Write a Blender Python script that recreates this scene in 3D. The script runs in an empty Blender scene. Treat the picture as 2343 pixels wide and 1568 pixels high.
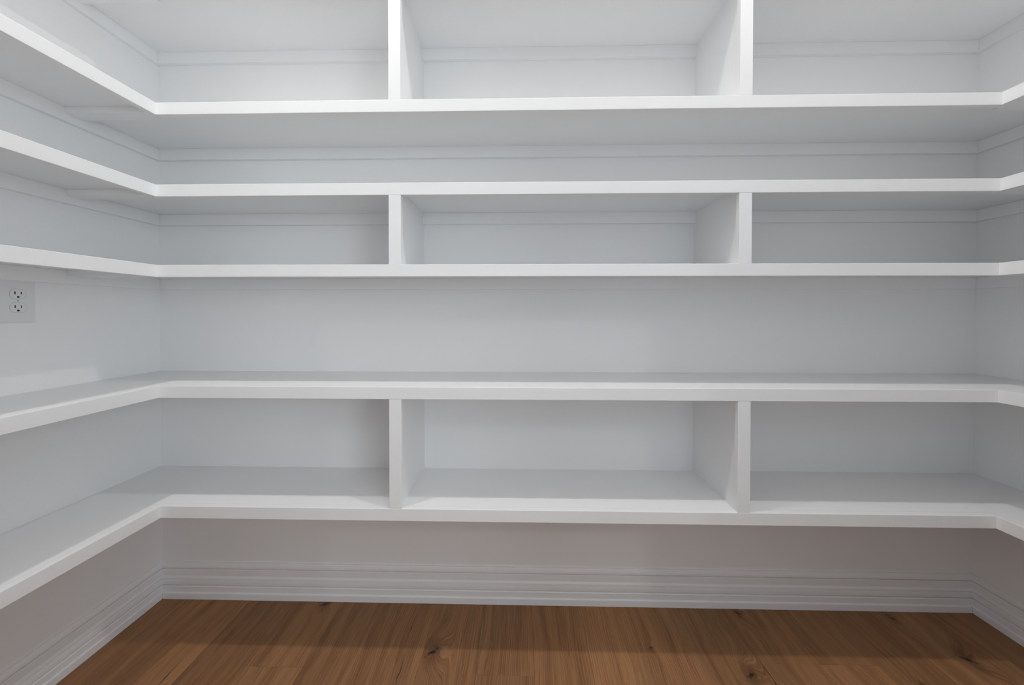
import bpy, bmesh, math, random
from mathutils import Vector, Matrix

scene = bpy.context.scene
COL = scene.collection
random.seed(7)

# ------------------------------------------------------------------ camera
W, H = 2343, 1568
F_PX = 817.92
cam_d = bpy.data.cameras.new('camera')
cam = bpy.data.objects.new('camera', cam_d)
COL.objects.link(cam)
cam_d.sensor_width = 36.0
cam_d.sensor_fit = 'HORIZONTAL'
cam_d.lens = F_PX * 36.0 / W
cam_d.shift_y = -61.34 / W          # shift lens: verticals kept nearly parallel
cam_d.clip_start = 0.02
YAW, PITCH, ROLL = -0.0211, -0.0089, 0.0003
fwd = Vector((math.sin(YAW) * math.cos(PITCH), math.cos(YAW) * math.cos(PITCH), math.sin(PITCH)))
rgt = Vector((math.cos(YAW), -math.sin(YAW), 0))
up = rgt.cross(fwd)
r2 = rgt * math.cos(ROLL) + up * math.sin(ROLL)
u2 = -rgt * math.sin(ROLL) + up * math.cos(ROLL)
rot = Matrix((r2, u2, -fwd)).transposed()
cam.matrix_world = Matrix.Translation((-0.0728, -1.4008, 1.1402)) @ rot.to_4x4()
scene.camera = cam

# ------------------------------------------------------------------ world, exposure, light levels
world = bpy.data.worlds.new('world')
scene.world = world
world.use_nodes = True
world.node_tree.nodes['Background'].inputs[0].default_value = (0.8, 0.85, 0.9, 1)
world.node_tree.nodes['Background'].inputs[1].default_value = 0.0
scene.view_settings.view_transform = 'Standard'
scene.view_settings.look = 'None'
scene.view_settings.exposure = -0.03
scene.view_settings.gamma = 1.0
scene.view_settings.use_curve_mapping = False
scene.cycles.use_light_tree = True
scene.cycles.max_bounces = 7
scene.cycles.diffuse_bounces = 7
scene.cycles.glossy_bounces = 2
scene.cycles.caustics_reflective = False
scene.cycles.caustics_refractive = False
scene.cycles.sample_clamp_indirect = 4.0

CAN_RADIUS = 0.042
LIGHT_COL = (1.0, 0.977, 0.948)
# recessed ceiling lights, two in the pantry and one past its doorway: (x, y, watts, label)
CANS = [
    (-1.02, -0.760, 10.4, 'round recessed ceiling light over the left half of the pantry'),
    (0.57, -0.760, 10.4, 'round recessed ceiling light over the right half of the pantry'),
    (1.35, -3.870, 13.0, 'round recessed ceiling light beyond the pantry doorway'),
]

# fill lamp added beyond the doorway as an unseen window: centre, width, height, watts
HALL_FILL = ((2.68, -3.85, 1.60), 3.40, 1.50, 118.0)
wd = bpy.data.lights.new('hall_fill_light', 'AREA')
wd.shape = 'RECTANGLE'
wd.size, wd.size_y = HALL_FILL[1], HALL_FILL[2]
wd.energy = HALL_FILL[3]
wd.color = (0.88, 0.95, 1.0)
wl = bpy.data.objects.new('hall_fill_light', wd)
COL.objects.link(wl)
wl.location = HALL_FILL[0]
wl.rotation_euler = (math.radians(90), 0, math.radians(90))

# ------------------------------------------------------------------ room measures (metres)
XL, XR = -1.5112, 1.6636            # side walls; the back wall is y = 0
CEIL = 3.048
Y_FRONT = -1.52                     # pantry face of the wall with the doorway
WALL_T = 0.12
DOOR_X0, DOOR_X1, DOOR_H = 0.0, 0.82, 2.05
D = 0.2945                          # shelf depth with its edge trim
FH = 0.0381                         # height of the edge trim
FT = 0.0190                         # its thickness
BT = 0.0171                         # shelf board thickness
CT, CH = 0.0160, 0.0427             # wall cleats
Y_END = -1.44                       # near end of the side shelves
# top height, depth of the left and of the right shelf
LEVELS = [
    (2.1796, 0.2942, 0.2943),
    (1.8009, 0.2932, 0.2930),
    (1.5438, 0.2920, 0.2945),
    (1.2903, 0.2938, 0.2955),
    (0.9070, 0.2946, 0.2945),
    (0.5246, 0.2980, 0.2945),
]
DIV_X = (-0.4615, 0.6161)


# ------------------------------------------------------------------ node helpers
class NT:
    def __init__(self, name):
        self.m = bpy.data.materials.new(name)
        self.m.use_nodes = True
        self.t = self.m.node_tree
        self.b = self.t.nodes['Principled BSDF']
        self.b.distribution = 'GGX'

    def node(self, kind, **kw):
        n = self.t.nodes.new(kind)
        for k, v in kw.items():
            setattr(n, k, v)
        return n

    def link(self, a, b):
        self.t.links.new(a, b)

    def put(self, sock, v):
        if isinstance(v, bpy.types.NodeSocket):
            self.link(v, sock)
        else:
            sock.default_value = v

    def math(self, op, a, b=None, c=None, clamp=False):
        n = self.node('ShaderNodeMath', operation=op)
        n.use_clamp = clamp
        self.put(n.inputs[0], a)
        if b is not None:
            self.put(n.inputs[1], b)
        if c is not None:
            self.put(n.inputs[2], c)
        return n.outputs[0]

    def mix(self, fac, a, b, blend='MIX'):
        n = self.node('ShaderNodeMix', data_type='RGBA', blend_type=blend)
        self.put(n.inputs['Factor'], fac)
        for s, v in ((n.inputs[6], a), (n.inputs[7], b)):
            if isinstance(v, bpy.types.NodeSocket):
                self.link(v, s)
            else:
                s.default_value = (*v, 1.0)
        return n.outputs[2]

    def smooth(self, v, lo, hi, a=0.0, b=1.0):
        n = self.node('ShaderNodeMapRange', interpolation_type='SMOOTHSTEP')
        self.put(n.inputs[0], v)
        n.inputs[1].default_value, n.inputs[2].default_value = lo, hi
        n.inputs[3].default_value, n.inputs[4].default_value = a, b
        return n.outputs[0]

    def noise(self, vec, scale, detail=3.0, rough=0.5):
        n = self.node('ShaderNodeTexNoise')
        if vec is not None:
            self.link(vec, n.inputs['Vector'])
        n.inputs['Scale'].default_value = scale
        n.inputs['Detail'].default_value = detail
        n.inputs['Roughness'].default_value = rough
        return n.outputs['Fac']

    def combine(self, x, y, z):
        n = self.node('ShaderNodeCombineXYZ')
        for s, v in zip(n.inputs, (x, y, z)):
            self.put(s, v)
        return n.outputs[0]

    def bump(self, height, strength, dist):
        n = self.node('ShaderNodeBump')
        n.inputs['Strength'].default_value = strength
        n.inputs['Distance'].default_value = dist
        self.link(height, n.inputs['Height'])
        self.link(n.outputs[0], self.b.inputs['Normal'])


def paint(name, col, rough, peel, spec=0.5):
    """Brushed or rolled paint: one fine noise gives the roller texture and a trace of tone."""
    n = NT(name)
    pos = n.node('ShaderNodeNewGeometry').outputs['Position']
    fine = n.noise(pos, 150.0, 1.0, 0.5)
    n.link(n.mix(fine, tuple(v * 0.985 for v in col), tuple(v * 1.015 for v in col)), n.b.inputs['Base Color'])
    n.b.inputs['Roughness'].default_value = rough
    n.b.inputs['Specular IOR Level'].default_value = spec
    if peel:
        n.bump(fine, peel, 0.0006)
    return n.m


def plain(name, col, rough=0.5, metal=0.0):
    n = NT(name)
    pos = n.node('ShaderNodeNewGeometry').outputs['Position']
    k = n.noise(pos, 30.0, 2.0)
    n.link(n.mix(k, tuple(v * 0.96 for v in col), col), n.b.inputs['Base Color'])
    n.b.inputs['Roughness'].default_value = rough
    n.b.inputs['Metallic'].default_value = metal
    return n.m


def matt(name, col):
    """Dead flat paint: a plain diffuse surface."""
    m = bpy.data.materials.new(name)
    m.use_nodes = True
    t = m.node_tree
    t.nodes.remove(t.nodes['Principled BSDF'])
    d = t.nodes.new('ShaderNodeBsdfDiffuse')
    d.inputs['Color'].default_value = (*col, 1)
    t.links.new(d.outputs[0], t.nodes['Material Output'].inputs['Surface'])
    return m


WHITE = (0.899, 0.906, 0.912)
M_WALL = paint('white_wall_paint', WHITE, 0.42, 0.0)
M_SHELF = paint('white_shelf_enamel', WHITE, 0.36, 0.0)
M_BASE = paint('white_baseboard_enamel', (0.885, 0.895, 0.908), 0.36, 0.0)
M_CEIL = matt('white_ceiling_paint', (0.92, 0.92, 0.92))
M_HALL = matt('pale_hall_paint', (0.82, 0.82, 0.82))
M_PLATE = plain('white_outlet_plastic', (0.83, 0.835, 0.84), 0.35)
M_SLOT = plain('dark_slot', (0.012, 0.012, 0.012), 0.6)
M_SCREW = plain('painted_screw', (0.62, 0.62, 0.61), 0.35, 0.2)
M_RING = plain('white_light_trim', (0.8, 0.8, 0.8), 0.4)
M_HALL_FLOOR = matt('neutral_hall_floor', (0.42, 0.44, 0.46))  # unseen hall floor, made neutral grey to weaken its warm bounce
M_SUB = matt('subfloor', (0.035, 0.025, 0.018))


def lens_material():
    n = NT('lit_lens')
    n.b.inputs['Base Color'].default_value = (0.9, 0.9, 0.9, 1)
    n.b.inputs['Emission Color'].default_value = (*LIGHT_COL, 1)
    n.b.inputs['Emission Strength'].default_value = 2.0
    n.m.cycles.emission_sampling = 'NONE'
    return n.m


M_LENS = lens_material()
M_FILL_PANE = plain('fill_window_panel', (0.75, 0.8, 0.85), 0.1)  # opaque panes behind the added fill lamp

# knots and drying cracks of the oak floor: x, y, size, kind
KNOTS = [(-0.362, -0.216, 1.30, 0.7), (0.655, -0.272, 1.05, 0.5), (1.400, -0.206, 1.25, -0.7), (0.757, -0.038, 0.75, -0.6),
         (-0.832, -0.030, 0.85, 0.3), (1.318, -0.050, 0.80, -0.5), (0.375, -0.185, 0.40, 0.2), (1.16, -0.290, 0.50, 0.1)]
CRACKS = [(-0.452, -0.290, 0.080, 0.0024), (-1.178, -0.318, 0.075, 0.0024), (0.108, -0.335, 0.050, 0.0020),
          (-0.462, -0.130, 0.020, 0.0016), (-1.205, -0.150, 0.022, 0.0016), (0.090, -0.215, 0.018, 0.0010),
          (0.7150, -0.300, 0.120, 0.0045)]


def oak(knots=(), cracks=()):
    """Oak board; only the boards that have knots or drying cracks carry the nodes for them."""
    n = NT('oak_plank')
    pos = n.node('ShaderNodeNewGeometry').outputs['Position']
    rnd = n.node('ShaderNodeObjectInfo').outputs['Random']
    sep = n.node('ShaderNodeSeparateXYZ')
    n.link(pos, sep.inputs[0])
    x, y = sep.outputs[0], sep.outputs[1]
    off = n.math('MULTIPLY', rnd, 37.0)
    # slow wander of the grain along the plank, and a blotchy tone
    wander = n.noise(n.combine(n.math('MULTIPLY', x, 5.0), n.math('MULTIPLY', y, 1.6), off), 1.0, 2.0, 0.5)
    g = n.math('MULTIPLY_ADD', wander, 0.085, x)
    dark = halo = None
    if knots or cracks:
        jit = n.noise(pos, 75.0, 2.0, 0.6)
    for kx, ky, ks, slant in knots:
        dx = n.math('SUBTRACT', x, kx)
        dy = n.math('SUBTRACT', y, ky)
        d = n.math('SQRT', n.math('ADD', n.math('MULTIPLY', dx, dx), n.math('MULTIPLY', n.math('MULTIPLY', dy, dy), 0.30)))
        g = n.math('ADD', g, n.smooth(d, 0.0, 0.060 * ks, 0.040 * ks, 0.0))
        # the dark heart: a slanted broken eye
        ca, sa = math.cos(slant), math.sin(slant)
        ex = n.math('ADD', n.math('MULTIPLY', dx, ca), n.math('MULTIPLY', dy, sa))
        ey = n.math('ADD', n.math('MULTIPLY', dx, -sa), n.math('MULTIPLY', dy, ca))
        e = n.math('SQRT', n.math('ADD', n.math('MULTIPLY', n.math('MULTIPLY', ex, ex), 0.30),
                                  n.math('MULTIPLY', n.math('MULTIPLY', ey, ey), 2.4)))
        e = n.math('ADD', e, n.math('MULTIPLY', n.math('SUBTRACT', jit, 0.5), 0.030 * ks))
        k = n.smooth(e, 0.001 * ks, 0.0120 * ks, 1.0, 0.0)
        hl = n.smooth(n.math('ADD', d, n.math('MULTIPLY', n.math('SUBTRACT', jit, 0.5), 0.030)), 0.004 * ks, 0.034 * ks, 1.0, 0.0)
        dark = k if dark is None else n.math('MAXIMUM', dark, k)
        halo = hl if halo is None else n.math('MAXIMUM', halo, hl)
    for cx, cy, cl, cw in cracks:
        dy = n.math('ABSOLUTE', n.math('DIVIDE', n.math('SUBTRACT', y, cy), cl))
        wob = n.math('MULTIPLY', n.math('SUBTRACT', n.noise(pos, 22.0, 1.0), 0.5), 0.014)
        dx = n.math('ABSOLUTE', n.math('ADD', n.math('SUBTRACT', x, cx), wob))
        k = n.smooth(n.math('ADD', n.math('DIVIDE', dx, cw), dy), 0.40, 1.10, 0.9, 0.0)
        dark = k if dark is None else n.math('MAXIMUM', dark, k)
    # growth bands, fine fibre, pores
    band = n.noise(n.combine(n.math('MULTIPLY', g, 30.0), n.math('MULTIPLY', y, 1.0), off), 1.0, 3.0, 0.6)
    fib = n.noise(n.combine(n.math('MULTIPLY', g, 420.0), n.math('MULTIPLY', y, 9.0), off), 1.0, 3.0, 0.7)
    blot = n.noise(n.combine(n.math('MULTIPLY', x, 10.0), n.math('MULTIPLY', y, 3.5), off), 1.0, 3.0, 0.55)
    c = n.mix(n.smooth(band, 0.30, 0.70), OAK_DARK, OAK_LIGHT)
    c = n.mix(n.smooth(blot, 0.42, 0.72, 0.0, 0.55), c, OAK_RED)
    c = n.mix(n.smooth(blot, 0.52, 0.25, 0.0, 0.65), c, OAK_GREY)
    ring = n.math('SINE', n.math('MULTIPLY', g, 850.0))
    c = n.mix(n.math('MULTIPLY', n.smooth(ring, 0.50, 1.0, 0.0, 0.34), n.smooth(blot, 0.42, 0.60)), c, OAK_PALE)
    c = n.mix(n.smooth(fib, 0.50, 0.70, 0.0, 0.45), c, OAK_PALE)
    c = n.mix(n.smooth(fib, 0.48, 0.30, 0.0, 0.40), c, tuple(v * 0.55 for v in OAK_DARK))
    if halo is not None:
        c = n.mix(n.math('MULTIPLY', halo, 0.62), c, tuple(v * 0.55 for v in OAK_DARK))
    if dark is not None:
        c = n.mix(n.math('MULTIPLY', dark, 0.95), c, (0.008, 0.006, 0.005))
    hsv = n.node('ShaderNodeHueSaturation')
    n.link(c, hsv.inputs['Color'])
    n.link(n.smooth(rnd, 0.0, 1.0, 0.86, 1.12), hsv.inputs['Value'])
    n.link(hsv.outputs[0], n.b.inputs['Base Color'])
    n.b.inputs['Roughness'].default_value = 0.52
    n.b.inputs['Specular IOR Level'].default_value = 0.35
    return n.m


OAK_LIGHT = (0.364, 0.182, 0.076)
OAK_DARK = (0.208, 0.095, 0.038)
OAK_RED = (0.271, 0.119, 0.054)
OAK_GREY = (0.256, 0.150, 0.081)
OAK_PALE = (0.485, 0.275, 0.132)
M_OAK = oak()


# ------------------------------------------------------------------ mesh helpers
def link(o, parent=None):
    COL.objects.link(o)
    if parent is not None:
        o.parent = parent
    return o


def mesh_obj(name, bm, mat, parent=None, smooth=False):
    bmesh.ops.recalc_face_normals(bm, faces=bm.faces[:])
    me = bpy.data.meshes.new(name)
    bm.to_mesh(me)
    bm.free()
    me.materials.append(mat)
    if smooth:
        for p in me.polygons:
            p.use_smooth = True
    return link(bpy.data.objects.new(name, me), parent)


def box_bm(x0, x1, y0, y1, z0, z1, bevel=0.0, bm=None):
    new = bm is None
    if new:
        bm = bmesh.new()
    vs = [bm.verts.new((x, y, z)) for z in (z0, z1) for y in (y0, y1) for x in (x0, x1)]
    for f in ((0, 1, 3, 2), (4, 6, 7, 5), (0, 4, 5, 1), (2, 3, 7, 6), (0, 2, 6, 4), (1, 5, 7, 3)):
        bm.faces.new([vs[i] for i in f])
    if bevel and new:
        bmesh.ops.recalc_face_normals(bm, faces=bm.faces[:])
        bmesh.ops.bevel(bm, geom=bm.edges[:], offset=bevel, segments=2, profile=0.6, affect='EDGES')
    return bm


def box(name, x0, x1, y0, y1, z0, z1, mat, parent=None, bevel=0.0):
    return mesh_obj(name, box_bm(x0, x1, y0, y1, z0, z1, bevel), mat, parent)


def prism(name, prof, axis, a, b, mat, parent=None, mitre=(0.0, 0.0)):
    """Extrude a closed profile [(depth, z)] along an axis; mitre shifts each end by depth * factor."""
    bm = bmesh.new()
    rings = []
    for t, k in ((a, mitre[0]), (b, mitre[1])):
        rings.append([bm.verts.new(axis(t + k * d, d, z)) for d, z in prof])
    n = len(prof)
    for i in range(n):
        j = (i + 1) % n
        bm.faces.new((rings[0][i], rings[0][j], rings[1][j], rings[1][i]))
    bm.faces.new(rings[0])
    bm.faces.new(list(reversed(rings[1])))
    return mesh_obj(name, bm, mat, parent)


def empty(name, loc):
    o = bpy.data.objects.new(name, None)
    o.empty_display_size = 0.05
    o.location = loc
    return link(o)


def tag(o, label, cat, group=None):
    o['label'] = label
    o['category'] = cat
    if group:
        o['group'] = group


def struct(o):
    o['kind'] = 'structure'
    return o


# ------------------------------------------------------------------ room shell
T = 0.10
struct(box('wall_back', XL - T, XR + T, 0, T, 0, CEIL, M_WALL))
struct(box('wall_left', XL - T, XL, Y_FRONT, 0, 0, CEIL, M_WALL))
struct(box('wall_right', XR, XR + T, Y_FRONT, 0, 0, CEIL, M_WALL))
HX0, HX1, HY0 = -2.6, 2.7, -6.6        # the room beyond the doorway
bm = box_bm(HX0, DOOR_X0, Y_FRONT - WALL_T, Y_FRONT, 0, CEIL)
box_bm(DOOR_X1, HX1, Y_FRONT - WALL_T, Y_FRONT, 0, CEIL, bm=bm)
box_bm(DOOR_X0, DOOR_X1, Y_FRONT - WALL_T, Y_FRONT, DOOR_H, CEIL, bm=bm)
struct(mesh_obj('wall_front', bm, M_WALL))
struct(box('wall_hall_left', HX0 - T, HX0, HY0, Y_FRONT, 0, CEIL, M_HALL))
struct(box('wall_hall_right', HX1, HX1 + T, HY0, Y_FRONT, 0, CEIL, M_HALL))
struct(box('wall_hall_far', HX0 - T, HX1 + T, HY0 - T, HY0, 0, CEIL, M_HALL))
struct(box('ceiling', HX0 - T, HX1 + T, HY0 - T, T, CEIL, CEIL + 0.1, M_CEIL))
# added window around the fill lamp, out of view: frame and plain panes
(wx, wy, wz), ww, wh, _ = HALL_FILL
hw, hh, e = ww / 2, wh / 2, 0.06
wf = box_bm(wx + 0.006, wx + 0.02, wy - hw - e, wy - hw, wz - hh - e, wz + hh + e)
box_bm(wx + 0.006, wx + 0.02, wy + hw, wy + hw + e, wz - hh - e, wz + hh + e, bm=wf)
box_bm(wx + 0.006, wx + 0.02, wy - hw, wy + hw, wz + hh, wz + hh + e, bm=wf)
box_bm(wx + 0.006, wx + 0.02, wy - hw, wy + hw, wz - hh - e, wz - hh, bm=wf)
wfo = struct(mesh_obj('fill_window_1', wf, M_BASE))
for k in range(3):
    box('fill_pane', wx + 0.008, wx + 0.014, wy - hw + k * ww / 3 + 0.01, wy - hw + (k + 1) * ww / 3 - 0.01, wz - hh, wz + hh, M_FILL_PANE, wfo)
# door casing on the pantry side
bm = box_bm(DOOR_X0 - 0.085, DOOR_X0, Y_FRONT, Y_FRONT + 0.016, 0, DOOR_H + 0.085)
box_bm(DOOR_X1, DOOR_X1 + 0.085, Y_FRONT, Y_FRONT + 0.016, 0, DOOR_H + 0.085, bm=bm)
box_bm(DOOR_X0, DOOR_X1, Y_FRONT, Y_FRONT + 0.016, DOOR_H, DOOR_H + 0.085, bm=bm)
struct(mesh_obj('trim_1', bm, M_BASE))

# ------------------------------------------------------------------ floor of oak planks
floor = struct(box('floor', HX0 - T, HX1 + T, HY0 - T, T, -0.06, -0.012, M_SUB))
PITCH_X, SEAM0 = 0.1855, 0.1600
LEN = 1.22
# measured butt joints of the rows in view: row index -> y
JOINT = {-6: -0.2770, 4: -0.2320, -2: -0.2890}


def plank(x0, x1, y0, y1):
    g = 0.00015
    inside = lambda q: x0 <= q[0] < x1 and y0 <= q[1] < y1
    kn = [q for q in KNOTS if inside(q)]
    cr = [q for q in CRACKS if inside(q)]
    mat = oak(kn, cr) if kn or cr else M_OAK
    bm = box_bm(x0 + g, x1 - g, y0 + g, y1 - g, -0.012, 0.0)
    top = [e for e in bm.edges if all(v.co.z > -0.001 for v in e.verts)]
    bmesh.ops.recalc_face_normals(bm, faces=bm.faces[:])
    bmesh.ops.bevel(bm, geom=top, offset=0.0005, segments=1, affect='EDGES')
    return mesh_obj('plank', bm, mat, floor)


for i in range(-10, 9):
    x0 = max(SEAM0 + i * PITCH_X, XL)
    x1 = min(SEAM0 + (i + 1) * PITCH_X, XR)
    if x1 - x0 < 0.004:
        continue
    y = JOINT.get(i, -0.50 - random.random() * 0.75)
    cuts = [0.0]
    while y > Y_FRONT - WALL_T:
        cuts.append(y)
        y -= LEN
    cuts.append(Y_FRONT - WALL_T)
    for a, b in zip(cuts[:-1], cuts[1:]):
        plank(x0, x1, b, a)
struct(box('floor_hall', HX0, HX1, HY0, Y_FRONT - WALL_T, -0.012, 0.0, M_HALL_FLOOR))

# ------------------------------------------------------------------ baseboards with shoe moulding
BASE_PROF = [(0.0, 0.0), (0.0150, 0.0), (0.0150, 0.0482), (0.0136, 0.0506), (0.0090, 0.0512), (0.0090, 0.0532),
             (0.0122, 0.0536), (0.0140, 0.0560), (0.0140, 0.0660), (0.0128, 0.0752), (0.0084, 0.0764),
             (0.0084, 0.0784), (0.0118, 0.0790), (0.0112, 0.0812), (0.0080, 0.0880), (0.0078, 0.1112),
             (0.0072, 0.1134), (0.0030, 0.1140), (0.0030, 0.1158), (0.0074, 0.1164), (0.0080, 0.1186),
             (0.0074, 0.1250), (0.0050, 0.1326), (0.0026, 0.1352), (0.0026, 0.1368), (0.0044, 0.1374), (0.0040, 0.1397), (0.0, 0.1397)]
SHOE_PROF = [(0.0150, 0.0006), (0.0192, 0.0006), (0.0192, 0.0225), (0.0184, 0.0252), (0.0165, 0.0270), (0.0150, 0.0276)]
ax_back = lambda t, d, z: (t, -d, z)
ax_left = lambda t, d, z: (XL + d, t, z)
ax_right = lambda t, d, z: (XR - d, t, z)
for nm, ax, a, b, mi, shoe_mi in (
        ('baseboard_back', ax_back, XL, XR, (1, -1), (1, -1)),
        ('baseboard_left', ax_left, Y_FRONT + 0.02, 0, (0, -1), (0, -1)),
        ('baseboard_right', ax_right, Y_FRONT + 0.02, 0, (0, -1), (0, -1))):
    o = struct(prism(nm, BASE_PROF, ax, a, b, M_BASE, None, mi))
    g = 0.0006
    prism('shoe_moulding', SHOE_PROF, ax, a + (g if nm == 'baseboard_back' else 0), b - g, M_BASE, o, shoe_mi)

# ------------------------------------------------------------------ shelves
BACK_LABEL = [
    'white painted back shelf whose underside fills the top edge of the picture',
    'highest white back shelf with its front edge in view, upper dividers standing on it',
    'white back shelf resting on the middle pair of dividers',
    'white back shelf carrying the middle dividers, above the tall empty bay',
    'white back shelf below the tall empty bay, resting on the lowest dividers',
    'lowest white back shelf, just above the dark baseboard and wood floor',
]
LEFT_LABEL = [
    'white left wall shelf cropped at the top corner of the picture',
    'highest white left wall shelf seen steeply from below',
    'white left wall shelf second above the electrical outlet',
    'white left wall shelf right above the electrical outlet',
    'white left wall shelf just below the electrical outlet',
    'lowest white left wall shelf, nearest the wood floor',
]
RIGHT_LABEL = [
    'white right wall shelf cropped at the top right corner of the picture',
    'highest white right wall shelf with its edge in view',
    'white right wall shelf level with the top of the middle dividers',
    'white right wall shelf level with the foot of the middle dividers',
    'white right wall shelf level with the top of the lowest dividers',
    'lowest white right wall shelf, nearest the wood floor',
]
BV = 0.0012


def relocate(parts, root):
    loc = Vector(root.location)
    for p in parts:
        p.data.transform(Matrix.Translation(-loc))
        p.parent = root


for i, (z, dl, dr) in enumerate(LEVELS):
    xli, xri = XL + dl, XR - dr
    zu = z - BT
    # back shelf, wall to wall
    r = empty('wall_shelf', ((XL + XR) / 2, 0, zu))
    tag(r, BACK_LABEL[i], 'shelf', 'back wall shelves')
    parts = [
        box('shelf_board', XL, XR, -D + FT, 0, zu, z, M_SHELF, None),
        box('edge_trim', xli, xri, -D, -D + FT, z - FH, z, M_SHELF, None, BV),
        box('wall_cleat', XL, XR, -CT, 0, zu - CH, zu, M_SHELF, None, 0.0010),
    ]
    relocate(parts, r)
    # side shelves butt against it over a flat support strip
    for side in (0, 1):
        if side == 0:
            r = empty('wall_shelf', (XL, (Y_END - D) / 2, zu))
            tag(r, LEFT_LABEL[i], 'shelf', 'left wall shelves')
            bx0, bx1, tx0, tx1, cx0, cx1, sx0, sx1 = XL, xli - FT, xli - FT, xli, XL, XL + CT, XL + CT, xli - FT
        else:
            r = empty('wall_shelf', (XR, (Y_END - D) / 2, zu))
            tag(r, RIGHT_LABEL[i], 'shelf', 'right wall shelves')
            bx0, bx1, tx0, tx1, cx0, cx1, sx0, sx1 = xri + FT, XR, xri, xri + FT, XR - CT, XR, xri + FT, XR - CT
        parts = [
            box('shelf_board', bx0, bx1, Y_END, -D + FT, zu, z, M_SHELF),
            box('edge_trim', tx0, tx1, Y_END, -D + FT, z - FH, z, M_SHELF, None, BV),
            box('wall_cleat', cx0, cx1, Y_END, -CT, zu - CH, zu, M_SHELF, None, 0.0010),
            box('support_strip', sx0, sx1, -0.3055, -0.2590, zu - 0.019, zu, M_SHELF, None, 0.0010),
        ]
        relocate(parts, r)

# ------------------------------------------------------------------ dividers between the shelves
DIV_LABEL = {
    (0, 0): 'tall white divider at upper left, cropped by the top of the picture',
    (0, 1): 'tall white divider at upper right, cropped by the top of the picture',
    (2, 0): 'short white divider in the middle row, the left one of the pair',
    (2, 1): 'short white divider in the middle row, the right one of the pair',
    (4, 0): 'white divider standing on the lowest shelf, the left one of the pair',
    (4, 1): 'white divider standing on the lowest shelf, the right one of the pair',
}
PT = 0.0140
for lev in (0, 2, 4):
    zt, zb = LEVELS[lev][0], LEVELS[lev + 1][0]
    zu = zt - BT
    for k, xd in enumerate(DIV_X):
        r = empty('shelf_divider', (xd, -D / 2, zb))
        tag(r, DIV_LABEL[(lev, k)], 'divider', 'shelf dividers')
        bm = bmesh.new()
        prof = [(-D + FT, zb), (0, zb), (0, zu - CH), (-CT, zu - CH), (-CT, zu), (-D + FT, zu)]
        a = [bm.verts.new((xd - PT, y, z)) for y, z in prof]
        b = [bm.verts.new((xd + PT, y, z)) for y, z in prof]
        for q in range(6):
            w = (q + 1) % 6
            bm.faces.new((a[q], a[w], b[w], b[q]))
        bm.faces.new(a)
        bm.faces.new(list(reversed(b)))
        parts = [mesh_obj('divider_panel', bm, M_SHELF),
                 box('face_strip', xd - FH / 2, xd + FH / 2, -D + 0.0004, -D + FT, zb, zt - FH, M_SHELF, None, BV)]
        relocate(parts, r)

# ------------------------------------------------------------------ electrical outlet on the left wall
OY, OZ = -0.4095, 1.1731


def rounded_outline(w, h, r, seg=6):
    pts = []
    for cx, cz, a0 in ((w - r, h - r, 0), (-w + r, h - r, 90), (-w + r, -h + r, 180), (w - r, -h + r, 270)):
        for s in range(seg + 1):
            a = math.radians(a0 + 90 * s / seg)
            pts.append((cx + r * math.cos(a), cz + r * math.sin(a)))
    return pts


def face_outline(w, h, seg=10):
    """Duplex receptacle face: round sides, flat top and bottom."""
    a = math.asin(h / w)
    pts = []
    for s in range(seg + 1):
        t = -a + 2 * a * s / seg
        pts.append((w * math.cos(t), w * math.sin(t)))
    for s in range(seg + 1):
        t = math.pi - a + 2 * a * s / seg
        pts.append((w * math.cos(t), w * math.sin(t)))
    return pts


def plate(name, outline, x0, x1, mat, cy=0.0, cz=0.0, bevel=0.0):
    """Outline in (y, z) raised from x0 to x1 off the wall, optional bevelled rim."""
    bm = bmesh.new()
    lo = [bm.verts.new((x0, cy + a, cz + b)) for a, b in outline]
    hi = [bm.verts.new((x1, cy + a, cz + b)) for a, b in outline]
    n = len(outline)
    for i in range(n):
        j = (i + 1) % n
        bm.faces.new((lo[i], lo[j], hi[j], hi[i]))
    top = bm.faces.new(hi)
    bm.faces.new(list(reversed(lo)))
    bmesh.ops.recalc_face_normals(bm, faces=bm.faces[:])
    if bevel:
        bmesh.ops.bevel(bm, geom=list(top.edges), offset=bevel, segments=3, affect='EDGES')
    return mesh_obj(name, bm, mat)


outlet = empty('electrical_outlet', (XL, OY, OZ))
tag(outlet, 'white duplex electrical outlet on the left wall between two shelves', 'outlet')


def under(o, parent):
    o.parent = parent
    return o


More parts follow.
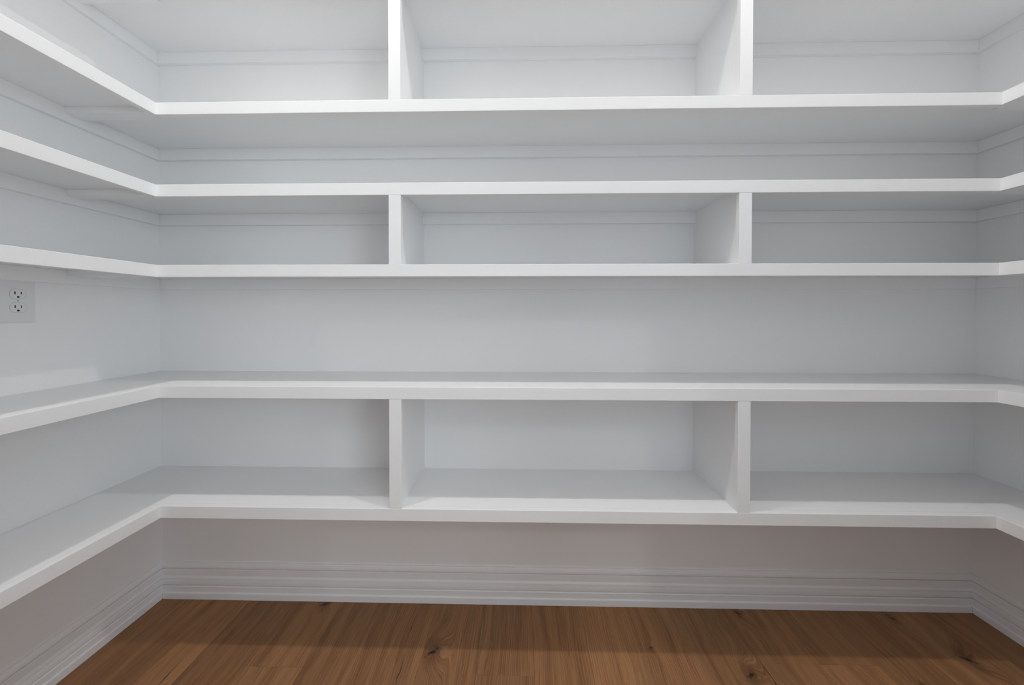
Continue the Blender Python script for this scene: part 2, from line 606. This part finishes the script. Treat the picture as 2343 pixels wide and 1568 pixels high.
cover = under(plate('cover_plate', rounded_outline(0.0392, 0.0642, 0.005), 0.0, 0.0062, M_PLATE, bevel=0.0044), outlet)
for s in (1, -1):
    cz = 0.0195 * s
    # shadow gap around the receptacle face, then the face itself
    gap = under(plate('receptacle_gap', face_outline(0.01745, 0.01445), 0.0055, 0.00635, M_SLOT, 0, cz), outlet)
    rec = under(plate('receptacle', face_outline(0.0172, 0.0142), 0.0055, 0.0070, M_PLATE, 0, cz, 0.0005), outlet)
    for sy, hh in ((-0.0064, 0.0040), (0.0064, 0.0033)):
        under(plate('slot', rounded_outline(0.0012, hh, 0.0002, 1), 0.0060, 0.00712, M_SLOT, sy, cz + 0.0030), rec)
    hole = [(0.0027 * math.cos(math.pi * q / 8), 0.0029 * math.sin(math.pi * q / 8)) for q in range(9)]
    hole += [(-0.0027, -0.0020), (0.0027, -0.0020)]
    under(plate('ground_hole', hole, 0.0060, 0.00712, M_SLOT, 0, cz - 0.0085), rec)
screw = under(plate('screw', [(0.0022 * math.cos(math.tau * q / 14), 0.0022 * math.sin(math.tau * q / 14)) for q in range(14)],
                    0.0055, 0.0071, M_SCREW, 0, 0, 0.0005), outlet)
under(plate('screw_slot', rounded_outline(0.00030, 0.0017, 0.0001, 1), 0.0065, 0.00716, M_SLOT), screw)

# ------------------------------------------------------------------ recessed ceiling lights
def disc_bm(r0, r1, z0, z1, seg=40):
    bm = bmesh.new()
    rings = []
    for r, z in ((r0, z0), (r1, z0), (r1 * 0.985, z1), (r0, z1)):
        rings.append([bm.verts.new((r * math.cos(math.tau * k / seg), r * math.sin(math.tau * k / seg), z)) for k in range(seg)])
    for a in range(4):
        A, B = rings[a], rings[(a + 1) % 4]
        for k in range(seg):
            j = (k + 1) % seg
            bm.faces.new((A[k], A[j], B[j], B[k]))
    return bm


for x, y, s, lab in CANS:
    r = empty('recessed_light', (x, y, CEIL))
    tag(r, lab, 'ceiling light', 'recessed ceiling lights')
    mesh_obj('trim_ring', disc_bm(CAN_RADIUS, 0.083, 0.0, -0.008), M_RING, r)
    bm = bmesh.new()
    seg = 32
    lo = [bm.verts.new((CAN_RADIUS * math.cos(math.tau * k / seg), CAN_RADIUS * math.sin(math.tau * k / seg), -0.006)) for k in range(seg)]
    hi = [bm.verts.new((v.co.x, v.co.y, -0.0005)) for v in lo]
    for k in range(seg):
        bm.faces.new((lo[k], lo[(k + 1) % seg], hi[(k + 1) % seg], hi[k]))
    bm.faces.new(lo)
    bm.faces.new(hi)
    mesh_obj('lens', bm, M_LENS, r)
    ld = bpy.data.lights.new('lamp', 'AREA')
    ld.shape = 'DISK'
    ld.size = 2 * CAN_RADIUS
    ld.energy = s
    ld.color = LIGHT_COL
    lamp = bpy.data.objects.new('lamp', ld)
    lamp.location = (0, 0, -0.009)
    link(lamp, r)
